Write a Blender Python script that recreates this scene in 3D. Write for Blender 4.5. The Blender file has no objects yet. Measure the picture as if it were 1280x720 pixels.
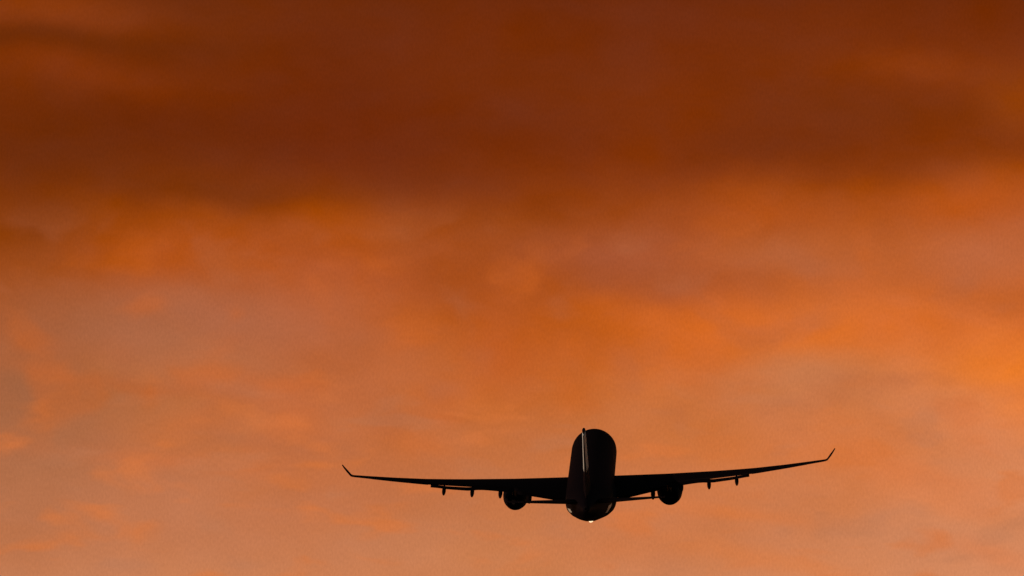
import bpy, bmesh, math
from mathutils import Vector, Matrix, Euler
R = math.radians
C = bpy.context.scene
COL = C.collection

# ------------------------------------------------------------------ camera
PXDEG = 142.4                      # photograph pixels (of 1280) per degree
CAM_EL = 8.7                       # the camera looks up towards the climbing aircraft
FPX = PXDEG * 180 / math.pi        # focal length in those pixels
cam = bpy.data.cameras.new('camera'); camo = bpy.data.objects.new('camera', cam)
COL.objects.link(camo); C.camera = camo
cam.sensor_width = 36.0
cam.lens = 36.0 * FPX / 1280.0
cam.clip_start = 0.5; cam.clip_end = 60000
CAMPOS = Vector((0, 0, 1.7))
camo.location = CAMPOS
camo.rotation_euler = (R(90 + CAM_EL), 0, 0)
CAMROT = Euler((R(90 + CAM_EL), 0, 0)).to_matrix()

def lin(c):
    out = []
    for v in c:
        v /= 255.0
        out.append(v / 12.92 if v <= 0.04045 else ((v + 0.055) / 1.055) ** 2.4)
    return (out[0], out[1], out[2], 1.0)

# ------------------------------------------------------------------ sky
SUN_EL, SUN_AZ = 3.0, 236.0        # compass bearing from +Y clockwise: low, behind to the left
w = bpy.data.worlds.new('World'); C.world = w; w.use_nodes = True
nt = w.node_tree; N = nt.nodes; L = nt.links
for n in list(N): N.remove(n)
def node(t, **k):
    n = N.new(t)
    for a, b in k.items(): setattr(n, a, b)
    return n
def setin(n, i, v):
    if v is None: return
    if isinstance(v, bpy.types.NodeSocket): L.new(v, n.inputs[i])
    else: n.inputs[i].default_value = v
def M(op, a, b=None, c=None, clamp=False):
    n = node('ShaderNodeMath', operation=op, use_clamp=clamp)
    setin(n, 0, a); setin(n, 1, b); setin(n, 2, c)
    return n.outputs[0]
def mixc(f, a, b, mode='MIX'):
    n = node('ShaderNodeMix', data_type='RGBA', blend_type=mode)
    setin(n, 0, f); setin(n, 6, a); setin(n, 7, b)
    return n.outputs[2]
def smooth(x, a, b):
    n = node('ShaderNodeMapRange', interpolation_type='SMOOTHSTEP')
    setin(n, 0, x); n.inputs[1].default_value = a; n.inputs[2].default_value = b
    return n.outputs[0]

tc = node('ShaderNodeTexCoord')
sep = node('ShaderNodeSeparateXYZ'); L.new(tc.outputs['Generated'], sep.inputs[0])
dx, dy, dz = sep.outputs
el = M('ARCSINE', dz)
az = M('ARCTAN2', dx, dy)
# sky chart: X runs with bearing, Y runs downwards with elevation, both in units of 1/142.4 degree
X0 = M('MULTIPLY_ADD', az, FPX * math.cos(R(CAM_EL)), 640.0)
Y0 = M('MULTIPLY_ADD', el, -FPX, 360.0 + CAM_EL * PXDEG)

def noise(sx, sy, detail, rough, seed, dist=0.0):
    cmb = node('ShaderNodeCombineXYZ')
    setin(cmb, 0, M('MULTIPLY', X0, sx)); setin(cmb, 1, M('MULTIPLY', Y0, sy)); cmb.inputs[2].default_value = seed
    n = node('ShaderNodeTexNoise'); L.new(cmb.outputs[0], n.inputs['Vector'])
    n.inputs['Scale'].default_value = 1.0; n.inputs['Detail'].default_value = detail
    n.inputs['Roughness'].default_value = rough; n.inputs['Distortion'].default_value = dist
    return M('SUBTRACT', n.outputs[0], 0.5)
wx = noise(1/170, 1/110, 3, 0.5, 3.1)
wy = noise(1/150, 1/110, 3, 0.5, 9.7)
X = M('MULTIPLY_ADD', wx, 60.0, X0)
Y = M('MULTIPLY_ADD', wy, 44.0, Y0)

COLS = [
 (30,  [(-600,(92,40,14)),(0,(128,52,10)),(95,(122,49,10)),(165,(104,40,8)),(240,(124,52,12)),(300,(145,65,15)),(360,(162,80,34)),(420,(172,92,48)),(480,(165,98,62)),(540,(172,105,68)),(600,(180,110,70)),(720,(192,118,80)),(1600,(226,150,96))]),
 (210, [(-600,(92,40,14)),(0,(112,45,10)),(100,(114,45,11)),(165,(105,40,12)),(225,(120,50,14)),(285,(165,74,18)),(335,(178,82,26)),(385,(172,90,48)),(430,(182,106,64)),(490,(186,108,62)),(560,(190,110,66)),(640,(193,117,77)),(720,(198,124,84)),(1600,(228,150,98))]),
 (420, [(-600,(92,40,14)),(0,(112,44,12)),(100,(112,43,12)),(190,(110,41,14)),(235,(128,53,16)),(280,(165,75,22)),(340,(180,84,36)),(400,(184,96,50)),(460,(188,102,58)),(520,(192,106,60)),(600,(192,112,70)),(720,(198,122,82)),(1600,(230,152,98))]),
 (640, [(-600,(94,40,14)),(0,(112,43,13)),(100,(118,47,12)),(180,(112,43,14)),(240,(135,56,16)),(300,(160,74,22)),(350,(172,80,32)),(400,(181,87,30)),(450,(190,95,36)),(500,(194,102,45)),(530,(193,107,56)),(600,(196,113,65)),(700,(197,120,76)),(1600,(232,152,98))]),
 (840, [(-600,(94,40,14)),(0,(112,43,14)),(100,(122,49,14)),(170,(124,50,15)),(220,(135,55,16)),(260,(162,73,22)),(310,(172,85,45)),(350,(174,86,44)),(390,(194,92,32)),(430,(207,103,42)),(500,(202,112,56)),(560,(203,115,62)),(640,(201,120,76)),(720,(201,125,84)),(1600,(234,154,100))]),
 (1050,[(-600,(94,40,14)),(0,(112,44,14)),(80,(125,51,15)),(150,(120,49,15)),(200,(124,50,14)),(240,(163,72,20)),(300,(183,93,42)),(350,(190,94,40)),(400,(213,107,38)),(460,(212,118,58)),(520,(209,119,68)),(600,(209,123,74)),(720,(206,130,88)),(1600,(236,156,102))]),
 (1250,[(-600,(94,40,14)),(0,(112,44,14)),(60,(118,47,14)),(130,(132,54,14)),(180,(122,49,12)),(225,(160,71,18)),(270,(184,86,30)),(330,(188,102,58)),(380,(200,98,42)),(430,(218,110,40)),(480,(231,126,57)),(540,(219,127,75)),(640,(213,136,91)),(720,(209,135,97)),(1600,(236,158,106))]),
]
T = M('DIVIDE', M('ADD', Y, 600.0), 2200.0, clamp=True)
colr = None; prevx = None
for cx, stops in COLS:
    rp = node('ShaderNodeValToRGB'); L.new(T, rp.inputs[0])
    cr = rp.color_ramp; cr.interpolation = 'B_SPLINE'
    while len(cr.elements) > 1: cr.elements.remove(cr.elements[0])
    for i, (y, c) in enumerate(stops):
        p = (y + 600) / 2200.0
        e = cr.elements[0] if i == 0 else cr.elements.new(p)
        e.position = p; e.color = lin(c)
    colr = rp.outputs[0] if colr is None else mixc(smooth(X, prevx, cx), colr, rp.outputs[0])
    prevx = cx

# individual wisps and patches of the cloud: (X, Y, half width, half height, tilt deg, colour, amount)
PATCHES = [
 (20, 50, 170, 14, 2, (90,37,8), 0.7), (50, 12, 120, 22, 6, (144,60,10), 0.6),
 (110, 88, 120, 20, 10, (134,54,13), 0.55), (1150, 90, 70, 16, 4, (146,62,18), 0.55),
 (1275, 130, 46, 34, 0, (152,68,16), 0.6), (1130, 145, 100, 22, 0, (110,48,18), 0.3),
 (940, 190, 90, 24, -8, (110,44,14), 0.45), (1090, 205, 90, 24, 4, (118,50,18), 0.2),
 (270, 240, 150, 16, 4, (112,48,16), 0.5), (540, 230, 90, 22, 0, (114,46,18), 0.5),
 (60, 200, 90, 40, 0, (104,42,12), 0.5), (650, 255, 110, 22, 0, (136,58,20), 0.4),
 (500, 295, 32, 28, 35, (168,86,46), 0.45), (420, 300, 70, 24, 0, (172,80,24), 0.35),
 (600, 335, 80, 30, 0, (160,74,28), 0.5), (650, 385, 60, 34, 20, (172,80,26), 0.5),
 (765, 322, 90, 26, 0, (164,84,52), 0.65), (980, 325, 100, 24, 4, (186,102,60), 0.55),
 (960, 265, 70, 18, 0, (180,80,22), 0.5), (1210, 255, 80, 24, 0, (188,84,20), 0.65),
 (860, 355, 100, 20, 0, (170,84,42), 0.5), (215, 325, 95, 24, 0, (182,82,24), 0.5),
 (20, 285, 90, 26, -6, (128,56,14), 0.5), (650, 350, 120, 22, 0, (158,74,30), 0.35),
 (1235, 318, 60, 24, 0, (190,108,72), 0.5),
 (130, 405, 110, 30, 0, (162,98,66), 0.65), (300, 400, 110, 34, 6, (178,104,72), 0.6),
 (220, 445, 120, 20, 8, (172,104,72), 0.4), (280, 490, 80, 12, 8, (176,106,76), 0.4),
 (130, 478, 170, 9, 9, (192,100,50), 0.6), (40, 475, 90, 18, 8, (152,98,68), 0.5),
 (50, 560, 120, 60, 0, (168,106,72), 0.5), (240, 540, 50, 16, -10, (206,112,58), 0.55),
 (230, 577, 100, 9, 5, (208,112,60), 0.5), (330, 556, 70, 9, 6, (172,104,70), 0.4),
 (330, 482, 90, 14, 10, (198,102,52), 0.35), (120, 650, 130, 40, 0, (188,118,82), 0.4),
 (625, 440, 34, 44, -25, (196,90,30), 0.5), (720, 420, 70, 44, 0, (194,94,40), 0.35),
 (530, 552, 45, 14, 14, (208,110,54), 0.45), (560, 500, 40, 20, -20, (198,100,46), 0.35),
 (950, 415, 150, 24, 5, (220,108,36), 0.6), (880, 445, 60, 26, 20, (212,104,40), 0.4),
 (1000, 475, 90, 24, -6, (190,118,76), 0.65), (1080, 500, 80, 24, 0, (200,124,80), 0.4),
 (1255, 480, 60, 50, 10, (240,128,50), 0.7), (1150, 400, 90, 26, 6, (218,110,44), 0.5),
 (1265, 380, 50, 18, 0, (188,94,38), 0.5), (1180, 500, 60, 26, 0, (206,126,82), 0.5),
 (1150, 600, 110, 16, 18, (220,120,64), 0.55), (1190, 640, 60, 12, 14, (222,122,64), 0.4),
 (1010, 562, 90, 14, 0, (214,118,62), 0.4), (1230, 570, 60, 30, 0, (202,128,90), 0.45),
 (900, 640, 110, 8, 4, (218,122,66), 0.55), (945, 700, 90, 12, 10, (220,124,66), 0.5),
 (1215, 692, 60, 14, 16, (220,126,76), 0.5), (760, 690, 60, 16, 0, (212,120,66), 0.4),
 (1110, 670, 80, 24, 0, (196,130,94), 0.45), (500, 680, 120, 30, 0, (196,126,86), 0.35),
]
for (px, py, a, b, tilt, c, amt) in PATCHES:
    ct, st = math.cos(R(tilt)), math.sin(R(tilt))
    ddx = M('SUBTRACT', X, float(px)); ddy = M('SUBTRACT', Y, float(py))
    p = M('MULTIPLY_ADD', ddx, ct / a, M('MULTIPLY', ddy, st / a))
    q = M('MULTIPLY_ADD', ddx, -st / b, M('MULTIPLY', ddy, ct / b))
    g = M('POWER', 2.718281828, M('MULTIPLY', M('ADD', M('MULTIPLY', p, p), M('MULTIPLY', q, q)), -0.7))
    colr = mixc(M('MULTIPLY', g, amt), colr, lin(c))

# thin orange wisps low over the horizon haze, at random
wn = noise(1/110, 1/42, 3, 0.42, 133.0, 0.3)
low = smooth(Y, 420.0, 560.0)
wisp = M('MULTIPLY', M('MULTIPLY', smooth(wn, 0.04, 0.20), low), 0.55)
colr = mixc(wisp, colr, lin((216,118,60)))
grey = M('MULTIPLY', M('MULTIPLY', smooth(wn, -0.04, -0.22), low), 0.35)
colr = mixc(grey, colr, lin((184,120,86)))
# puffy billows through the lit belt: fiery where they catch the sun, mauve-grey between
bn = noise(1/105, 1/76, 3, 0.4, 162.0, 0.3)
belt = M('MULTIPLY', smooth(Y, 240.0, 330.0), smooth(Y, 620.0, 480.0))
colr = mixc(M('MULTIPLY', M('MULTIPLY', smooth(bn, 0.02, 0.2), belt), 0.30), colr, lin((210,102,36)))
colr = mixc(M('MULTIPLY', M('MULTIPLY', smooth(bn, -0.02, -0.2), belt), 0.34), colr, lin((176,100,64)))
# soft mottling of the cloud deck: value and warmth vary independently
nA = noise(1/130, 1/95, 4, 0.5, 21.3, 0.2)
nB = noise(1/170, 1/90, 4, 0.5, 44.8, 0.2)
nC = noise(1/58, 1/44, 5, 0.5, 57.0, 0.3)
nF = noise(1/2.4, 1/5.0, 2, 0.6, 71.0)
val = M('ADD', 1.0, M('ADD', M('MULTIPLY', nA, 0.15), M('ADD', M('MULTIPLY', nF, 0.27), M('MULTIPLY', nC, 0.11))))
vm = node('ShaderNodeVectorMath', operation='SCALE'); L.new(colr, vm.inputs[0]); L.new(val, vm.inputs['Scale'])
hs = node('ShaderNodeHueSaturation'); L.new(vm.outputs[0], hs.inputs['Color'])
L.new(M('ADD', 1.0, M('ADD', M('MULTIPLY', nB, 0.06), M('MULTIPLY', noise(1/85, 1/50, 3, 0.5, 88.0, 0.3), 0.04))), hs.inputs['Saturation'])
cloud = hs.outputs[0]

sky = node('ShaderNodeTexSky', sky_type='NISHITA', sun_disc=False)
sky.sun_elevation = R(SUN_EL); sky.sun_rotation = R(SUN_AZ)
bgA = node('ShaderNodeBackground'); L.new(sky.outputs[0], bgA.inputs[0]); bgA.inputs[1].default_value = 0.05
bgB = node('ShaderNodeBackground'); L.new(cloud, bgB.inputs[0]); bgB.inputs[1].default_value = 1.0
# the burning cloud bank fills the quarter of the sky ahead; elsewhere it is the plain dusk sky
front = smooth(dy, 0.80, 0.97)
mx = node('ShaderNodeMixShader'); L.new(front, mx.inputs[0]); L.new(bgA.outputs[0], mx.inputs[1]); L.new(bgB.outputs[0], mx.inputs[2])
wo = node('ShaderNodeOutputWorld'); L.new(mx.outputs[0], wo.inputs[0])

# ------------------------------------------------------------------ sun, exposure
sl = bpy.data.lights.new('sun', 'SUN'); so = bpy.data.objects.new('sun', sl); COL.objects.link(so)
sl.energy = 2.8; sl.angle = R(0.5); sl.color = (1.0, 0.80, 0.62)
sd = Vector((math.sin(R(SUN_AZ)) * math.cos(R(SUN_EL)), math.cos(R(SUN_AZ)) * math.cos(R(SUN_EL)), math.sin(R(SUN_EL))))
so.rotation_euler = sd.to_track_quat('Z', 'Y').to_euler()
so.location = (0, 0, 50)
vs = C.view_settings
vs.view_transform = 'Standard'; vs.look = 'None'; vs.exposure = 0; vs.gamma = 1; vs.use_curve_mapping = False

# ------------------------------------------------------------------ materials
def mat(name, col, rough=0.5, spec=0.3, var=0.15, scale=0.6, metal=0.0):
    m = bpy.data.materials.new(name); m.use_nodes = True
    t = m.node_tree; b = t.nodes['Principled BSDF']
    b.inputs['Roughness'].default_value = rough; b.inputs['Specular IOR Level'].default_value = spec
    b.inputs['Metallic'].default_value = metal
    tx = t.nodes.new('ShaderNodeTexCoord'); n = t.nodes.new('ShaderNodeTexNoise')
    n.inputs['Scale'].default_value = scale; n.inputs['Detail'].default_value = 5
    t.links.new(tx.outputs['Object'], n.inputs['Vector'])
    r = t.nodes.new('ShaderNodeValToRGB')
    r.color_ramp.elements[0].position = 0.3; r.color_ramp.elements[1].position = 0.7
    r.color_ramp.elements[0].color = tuple(v * (1 - var) for v in col) + (1,)
    r.color_ramp.elements[1].color = tuple(min(1, v * (1 + var)) for v in col) + (1,)
    t.links.new(n.outputs[0], r.inputs[0]); t.links.new(r.outputs[0], b.inputs['Base Color'])
    return m
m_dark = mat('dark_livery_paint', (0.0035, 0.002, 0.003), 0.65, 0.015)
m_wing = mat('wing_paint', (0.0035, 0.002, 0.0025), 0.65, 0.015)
m_fin = mat('pale_fin_paint', (0.55, 0.53, 0.50), 0.5, 0.2, 0.08)
m_glint = mat('painted_glint', (0.55, 0.50, 0.42), 0.4, 0.4, 0.12)  # pale colour standing in for light glinting off the lower tail
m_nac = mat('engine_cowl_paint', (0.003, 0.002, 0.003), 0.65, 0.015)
m_metal = mat('exhaust_metal', (0.006, 0.004, 0.004), 0.6, 0.03, 0.2, 2.0, 0.2)
m_ground = mat('dry_grass', (0.035, 0.030, 0.016), 0.95, 0.1, 0.4, 0.02)
m_lamp = bpy.data.materials.new('lit_lamp'); m_lamp.use_nodes = True
b = m_lamp.node_tree.nodes['Principled BSDF']
b.inputs['Emission Color'].default_value = (1.0, 0.72, 0.42, 1); b.inputs['Emission Strength'].default_value = 1.25
b.inputs['Base Color'].default_value = (0.8, 0.75, 0.6, 1)
m_glass = mat('dark_glass', (0.01, 0.01, 0.012), 0.15, 0.5, 0.05)

# ------------------------------------------------------------------ mesh helpers
def link(name, bm, m, parent=None, smooth_=True):
    bmesh.ops.remove_doubles(bm, verts=bm.verts, dist=1e-5)
    bmesh.ops.recalc_face_normals(bm, faces=bm.faces)
    me = bpy.data.meshes.new(name); bm.to_mesh(me); bm.free()
    for mm in (m if isinstance(m, (list, tuple)) else [m]): me.materials.append(mm)
    if smooth_:
        for p in me.polygons: p.use_smooth = True
    o = bpy.data.objects.new(name, me); COL.objects.link(o)
    if parent: o.parent = parent
    return o
def loft(rings, cap=True, bm=None, mi=None):
    bm = bm or bmesh.new()
    vs_ = [[bm.verts.new(p) for p in r] for r in rings]
    n = len(rings[0])
    for a, b_ in zip(vs_, vs_[1:]):
        for i in range(n):
            f = bm.faces.new((a[i], a[(i + 1) % n], b_[(i + 1) % n], b_[i]))
            if mi: f.material_index = mi(f)
    if cap:
        bm.faces.new(vs_[0]); bm.faces.new(vs_[-1])
    return bm
NOSE = 23.0                        # body frame: X right, Y forward, Z up; station 23 m from the nose is Y = 0
def st(x): return NOSE - x
def interp(tab, x):
    if x <= tab[0][0]: return tab[0][1:]
    for a, b_ in zip(tab, tab[1:]):
        if x <= b_[0]:
            t = (x - a[0]) / (b_[0] - a[0])
            return tuple(p + (q - p) * t for p, q in zip(a[1:], b_[1:]))
    return tab[-1][1:]
def ell(x, rw, rh, zc, n=56, pw=1.0, cx=0.0):
    out = []
    for i in range(n):
        a = 2 * math.pi * i / n
        c, s = math.cos(a), math.sin(a)
        out.append(Vector((cx + rw * math.copysign(abs(c) ** pw, c), st(x), zc + rh * math.copysign(abs(s) ** pw, s))))
    return out
def airfoil(n=18):
    """unit section: list of (x, z/t) going round, x 0 at the leading edge, thickness 1"""
    xs = [0.5 * (1 - math.cos(math.pi * i / n)) for i in range(n + 1)]
    def t(x): return 5 * (0.2969 * math.sqrt(x) - 0.126 * x - 0.3516 * x * x + 0.2843 * x ** 3 - 0.1020 * x ** 4)
    up = [(x, t(x)) for x in xs]; lo = [(x, -t(x)) for x in xs[::-1]]
    return up + lo[1:-1]
AF = airfoil()
def wing_ring(side, s, xle, ch, zle, tc_, inc, cant=0.0, cut=1.0):
    """a wing section at span s; inc in degrees nose up; cant tilts the section's up vector"""
    ci, si = math.cos(R(inc)), math.sin(R(inc))
    out = []
    for (x, z) in AF:
        xx = min(x, cut) * ch               # the fixed wing stops short where the flaps are
        zz = z * ch * tc_
        ax = xx * ci + zz * si; az_ = zz * ci - xx * si
        out.append(Vector((side * (s - math.sin(R(cant)) * az_), st(xle + ax), zle + az_ * math.cos(R(cant)))))
    return out

# ------------------------------------------------------------------ ground
bm = bmesh.new()
G = 40000; NG = 40
gv = [[bm.verts.new((-G + 2 * G * i / NG, -G + 2 * G * j / NG, 0)) for i in range(NG + 1)] for j in range(NG + 1)]
for j in range(NG):
    for i in range(NG): bm.faces.new((gv[j][i], gv[j][i + 1], gv[j + 1][i + 1], gv[j + 1][i]))
g = link('ground', bm, m_ground, None, False); g['kind'] = 'structure'

# ------------------------------------------------------------------ the aircraft
plane = bpy.data.objects.new('airliner', None); COL.objects.link(plane)
plane['label'] = 'dark twin-engine airliner with upturned wingtips climbing away into the orange sky'
plane['category'] = 'airplane'

FUS = [(0, .06, .06, -.70), (.25, .50, .48, -.68), (.7, .98, .93, -.60), (1.4, 1.42, 1.38, -.48), (2.3, 1.85, 1.80, -.34),
       (3.5, 2.28, 2.25, -.20), (5, 2.62, 2.60, -.08), (6.5, 2.78, 2.77, -.02), (8, 2.82, 2.82, 0), (41, 2.82, 2.82, 0),
       (43.5, 2.82, 2.80, .02), (46, 2.80, 2.68, .13), (48, 2.72, 2.53, .25), (50.5, 2.48, 2.30, .45), (53, 2.08, 1.95, .69), (55.5, 1.70, 1.64, .94),
       (58, 1.28, 1.26, 1.22), (60.5, .86, .88, 1.50), (62.3, .56, .60, 1.62), (63.2, .42, .46, 1.67), (63.66, .30, .32, 1.70)]
rings = []
xs = []
for a, b_ in zip(FUS, FUS[1:]):
    k = max(1, int(round((b_[0] - a[0]) / 1.2)))
    xs += [a[0] + (b_[0] - a[0]) * i / k for i in range(k)]
xs.append(63.66)
for x in xs:
    rw, rh, zc = interp(FUS, x); rings.append(ell(x, rw, rh, zc))
bm = loft(rings)
bm.faces.ensure_lookup_table()
for k, f in enumerate(bm.faces):           # glints painted as pale colour low on the flanks of the tail
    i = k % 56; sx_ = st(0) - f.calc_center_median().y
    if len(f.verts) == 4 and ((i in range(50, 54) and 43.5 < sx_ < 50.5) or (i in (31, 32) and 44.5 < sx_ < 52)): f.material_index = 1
fus = link('fuselage', bm, [m_dark, m_glint], plane)
# tail exhaust of the small power unit in the cone
bm = loft([ell(63.5, .24, .25, 1.70, 24), ell(63.95, .20, .21, 1.72, 24), ell(63.95, .15, .16, 1.72, 24), ell(63.4, .14, .15, 1.70, 24)], cap=False)
link('tail_exhaust', bm, m_metal, fus)
# cockpit windows and doors
for sx in (-1, 1):
    for k in range(3):
        bm = bmesh.new()
        pts = []
        a0 = R(50 - k * 22); a1 = R(34 - k * 22) if k < 2 else R(-6 + 2)
        x0, x1 = 1.75 + k * .35, 2.9 + k * .3
        for (x, a) in ((x0, R(72 - k * 22)), (x0, R(54 - k * 22)), (x1, R(50 - k * 18)), (x1, R(66 - k * 18))):
            rw, rh, zc = interp(FUS, x)
            pts.append(Vector((sx * (rw + .012) * math.cos(a), st(x), zc + (rh + .012) * math.sin(a))))
        bm.faces.new([bm.verts.new(p) for p in pts])
        link('cockpit_window', bm, m_glass, fus, False)
# belly fairing
BEL = [(17.5, .9, .25, -2.62), (18.6, 1.9, .8, -2.3), (20, 2.6, 1.25, -2.0), (22, 2.95, 1.5, -1.85), (25, 3.08, 1.62, -1.78), (36, 3.08, 1.62, -1.78),
       (38.5, 2.95, 1.5, -1.8), (41, 2.5, 1.2, -1.95), (43, 1.8, .75, -2.2), (44.6, .9, .3, -2.55)]
bm = loft([ell(x, *interp(BEL, x), 48, 0.82) for x in [17.5 + i * (44.6 - 17.5) / 36 for i in range(37)]])
link('belly_fairing', bm, m_dark, plane)

# ---- wings
WING = [  # s, xLE, chord, z of leading edge, t/c, incidence
 (1.2, 21.5, 11.9, -1.35, .150, 4.2),
 (2.8, 22.5, 10.9, -1.18, .148, 4.0),
 (5.0, 23.9, 9.6, -0.88, .135, 3.4),
 (7.4, 25.4, 8.3, -0.58, .122, 2.0),
 (9.4, 26.7, 7.3, -0.34, .115, .8),
 (12.2, 28.5, 6.5, 0.02, .110, -.5),
 (15.1, 30.4, 5.8, 0.40, .106, -1.2),
 (17.5, 31.9, 5.2, 0.74, .104, -1.6),
 (20.0, 33.5, 4.6, 1.12, .102, -2.1),
 (23.4, 35.7, 3.7, 1.74, .100, -3.2),
 (26.3, 37.6, 2.9, 2.33, .098, -4.2),
 (28.2, 38.9, 2.35, 2.74, .095, -4.8)]
def wing_at(s): return interp(WING, s)
def point_on(s, fr):
    """point of the chord line at fraction fr (station, z)"""
    xle, ch, zle, tc_, inc = wing_at(s)
    return xle + fr * ch * math.cos(R(inc)), zle - fr * ch * math.sin(R(inc))
def canoe(side, s, x0, z0, length, droop, rw, rh, cant=0.0):
    prof = [(0, .05), (.04, .35), (.12, .62), (.25, .86), (.4, 1), (.58, 1), (.74, .86), (.88, .60), (.96, .34), (1, .06)]
    rr = []
    for t, k in prof:
        x = x0 + t * length
        zc = z0 - math.sin(R(droop)) * t * length - (rh * .25) * k
        rr.append([Vector((side * s, 0, 0)) + Vector((side * (rw * k * math.cos(a) + cant * (rh * k * math.sin(a))), st(x), zc + rh * k * math.sin(a)))
                   for a in [2 * math.pi * i / 20 for i in range(20)]])
    return loft(rr)
for side in (-1, 1):
    secs = []
    for a, b_ in zip(WING, WING[1:]):
        for i in range(3):
            s = a[0] + (b_[0] - a[0]) * i / 3; secs.append((s,) + tuple(interp(WING, s)))
    secs.append(WING[-1])
    for s_, cutq in ((9.25, 1.0), (9.3, .87), (19.2, .87), (19.25, 1.0)):
        secs.append((s_,) + tuple(interp(WING, s_)))
    secs.sort(key=lambda q: q[0])
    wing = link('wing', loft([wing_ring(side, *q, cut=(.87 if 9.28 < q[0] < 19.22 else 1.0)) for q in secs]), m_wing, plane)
    # upturned tip: blends off the wing end and rises outboard and aft
    s0, x0, c0, z0, t0, i0 = WING[-1]
    wl = [(s0 - .02, x0 + .01, c0 * .99, z0 + .0, t0, i0, 0), (s0 + .22, x0 + .30, c0 * .90, z0 + .10, .09, i0 + 1, 25), (s0 + .42, x0 + .62, c0 * .80, z0 + .28, .09, -2, 44),
          (s0 + .76, x0 + 1.15, c0 * .64, z0 + .80, .14, -1, 50), (s0 + 1.10, x0 + 1.75, c0 * .46, z0 + 1.36, .14, 0, 54), (s0 + 1.30, x0 + 2.15, c0 * .32, z0 + 1.72, .14, 0, 54)]
    link('winglet', loft([wing_ring(side, *q) for q in wl]), m_wing, wing)
    # flaps, lowered a little and standing off the trailing edge
    FL = [(3.2, .82, -.02, 9), (9.0, .84, -.02, 9), (9.4, .82, -.03, 6), (13.4, .83, -.05, 6), (14.6, .88, -.18, 7), (17.2, .88, -.18, 7), (18.2, .86, -.12, 7), (19.2, .86, -.11, 7)]
    for (sa, sb, ns) in ((3.2, 8.9, 8), (9.35, 19.18, 16)):
        rr = []
        for i in range(ns + 1):
            s = sa + (sb - sa) * i / ns
            xle, ch, zle, tc_, inc = wing_at(s)
            fr, dz_, df = interp(FL, s)
            xf, zf = point_on(s, fr)
            fc = .25 * ch if sa > 5 else 1.75 + .01 * ch
            rr.append(wing_ring(side, s, xf, fc, zf + dz_, .16, inc + df))
        link('flap', loft(rr), m_wing, wing)
    # aileron panel on the outer wing
    rr = []
    for i in range(7):
        s = 19.5 + 6.6 * i / 6
        xle, ch, zle, tc_, inc = wing_at(s); xf, zf = point_on(s, .80)
        rr.append(wing_ring(side, s, xf, .215 * ch, zf, .17, inc + 1))
    link('aileron', loft(rr), m_wing, wing)
    # track fairings under the flaps
    for (s, ln, rw, rh, drop) in ((7.48, 5.2, .27, .34, .42), (10.95, 5.0, .25, .34, .26), (14.3, 4.6, .24, .33, .42), (17.65, 4.2, .23, .32, .46)):
        xf, zf = point_on(s, 1.0)
        link('flap_track_fairing', canoe(side, s, xf - ln * .62, zf - drop + .10, ln, 7, rw, rh), m_wing, wing)

    # ---- engine
    es, ez = 9.43, -2.64
    NAC = [(21.2, 1.34, 0), (21.35, 1.44, 0), (21.9, 1.55, 0), (22.8, 1.57, 0), (24.2, 1.56, 0), (25.6, 1.50, -.02), (26.8, 1.32, -.06), (27.8, 1.12, -.10), (28.5, .96, -.14)]
    inner = [(28.5, .90, -.14), (27.6, .95, -.12), (26.0, .9, -.08)]
    rr = [ell(x, r, r, ez + dz_, 40, 1, side * es) for x, r, dz_ in NAC + inner]
    intake = [ell(21.2, 1.34, 1.34, ez, 40, 1, side * es), ell(21.4, 1.24, 1.24, ez, 40, 1, side * es), ell(22.6, 1.22, 1.22, ez, 40, 1, side * es)]
    bm = loft(rr); loft(intake, True, bm)
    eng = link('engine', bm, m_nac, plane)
    bm = loft([ell(26.3, .62, .62, ez - .09, 28, 1, side * es), ell(27.8, .52, .52, ez - .12, 28, 1, side * es), ell(28.7, .32, .32, ez - .16, 28, 1, side * es), ell(29.2, .06, .06, ez - .19, 28, 1, side * es)])
    link('exhaust_cone', bm, m_metal, eng)
    bm = loft([ell(22.5, .10, .10, ez, 24, 1, side * es), ell(22.0, .30, .30, ez, 24, 1, side * es), ell(21.7, .05, .05, ez, 24, 1, side * es)])
    link('fan_spinner', bm, m_metal, eng)
    pyl = []
    for (x, zt, zb, hw) in ((22.6, ez + 1.62, ez + 1.50, .08), (24.5, ez + 1.95, ez + 1.40, .26), (26.8, -0.30, ez + 1.15, .30), (28.8, -0.42, ez + .55, .28), (31.2, -0.72, ez + 1.05, .20), (32.6, -0.80, -1.05, .05)):
        pyl.append([Vector((side * es + dx_ * hw, st(x), z)) for dx_, z in ((-1, zb), (1, zb), (1, zt), (-1, zt))])
    link('pylon', loft(pyl), m_nac, eng, False)

    # ---- tailplane, trimmed leading edge down
    TP = [(.9, 53.2, 6.0, 1.72, .10, -7.0), (3.5, 54.9, 4.95, 1.91, .095, -7.0), (6.8, 57.2, 3.45, 2.18, .09, -7.0), (8.8, 58.7, 2.45, 2.35, .085, -7.0), (9.2, 59.2, 1.9, 2.38, .08, -7.0)]
    rr = []
    for a in TP:
        s, xl, ch, zz, tt, ii = a
        rr.append(wing_ring(side, s, xl, ch, zz - ch * math.sin(R(7.0)) * 1.0, tt, ii))
    tp = link('tailplane', loft(rr), m_wing, plane)
    rr = []
    for s, xl, ch, zz, tt, ii in TP[1:-1]:
        rr.append(wing_ring(side, s, xl + ch * .72, ch * .30, zz - ch * math.sin(R(7.0)) * .28, tt * 1.6, ii))
    link('elevator', loft(rr), m_wing, tp)

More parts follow.
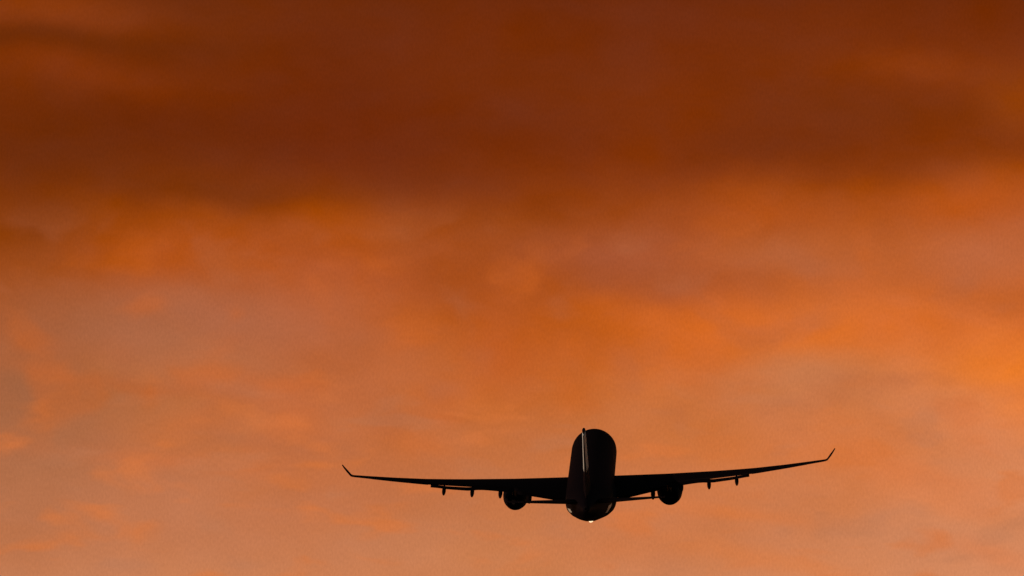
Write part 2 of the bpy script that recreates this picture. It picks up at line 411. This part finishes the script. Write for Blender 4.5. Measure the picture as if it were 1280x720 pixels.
# ---- fin and rudder
def fin_ring(z, xle, ch, th):
    return [Vector((yy * th, st(xle + x * ch), z)) for x, yy in AF]
FIN = [(2.1, 49.2, 11.6, .86), (3.0, 51.3, 9.6, .84), (5.9, 53.9, 7.7, .58), (8.0, 56.0, 6.2, .49), (10.35, 58.35, 4.5, .38)]
def fin_at(z): return interp(FIN, z)
def fin_rings(z0, z1, n, dx_=0.0):
    rr = []
    for i in range(n + 1):
        z = z0 + (z1 - z0) * i / n; xl, ch, th = fin_at(z); rr.append(fin_ring(z, xl, ch, th))
    return rr
def rudder_ring(z, f0):
    xl, ch, th = fin_at(z)
    hw = max(y for x, y in AF if x >= f0 - .06) * th * 1.02 + .006
    return [Vector((-hw, st(xl + f0 * ch), z)), Vector((hw, st(xl + f0 * ch), z)), Vector((.02, st(xl + ch + .06), z)), Vector((-.02, st(xl + ch + .06), z))]
fin = link('tail_fin', loft(fin_rings(5.402, 10.35, 11)), m_fin, plane)
link('fin_root', loft(fin_rings(2.1, 5.4, 6)), m_dark, fin)
top = [fin_ring(10.352, 58.35, 4.5, .40), fin_ring(10.48, 58.6, 4.25, .36), fin_ring(10.58, 59.1, 3.7, .22), fin_ring(10.62, 59.8, 2.9, .08)]
link('fin_cap', loft(top), m_dark, fin)
link('rudder', loft([rudder_ring(z, f) for z, f in ((3.3, .80), (5.9, .82), (8.0, .86), (10.2, .93))]), m_dark, fin, False)

# ---- lamps on the belly and the tail cone
def dome(name, x, y_, z, r, m, parent, squash=1.0):
    bm = bmesh.new(); bmesh.ops.create_uvsphere(bm, u_segments=20, v_segments=12, radius=r)
    bmesh.ops.scale(bm, vec=(1.25, 1, squash), verts=bm.verts)
    bmesh.ops.translate(bm, vec=(x, y_, z), verts=bm.verts)
    return link(name, bm, m, parent)
dome('belly_light', 0.16, st(47.2), -2.40, .21, m_lamp, plane, .8)

# ---- pose: climbing, banked slightly left, heading a little right of the line of sight
PITCH, HEAD, ROLL = 15.8, 1.7, -1.72
rot = Matrix.Rotation(R(-HEAD), 3, 'Z') @ Matrix.Rotation(R(PITCH), 3, 'X') @ Matrix.Rotation(R(ROLL), 3, 'Y')
DIST = 800.0
px, py = 740.2, 588.0              # where the wing root stands in the view of the photograph
ray = CAMROT @ Vector(((px - 640) / FPX, (360 - py) / FPX, -1.0))
plane.rotation_euler = rot.to_euler()
plane.location = CAMPOS + ray * DIST
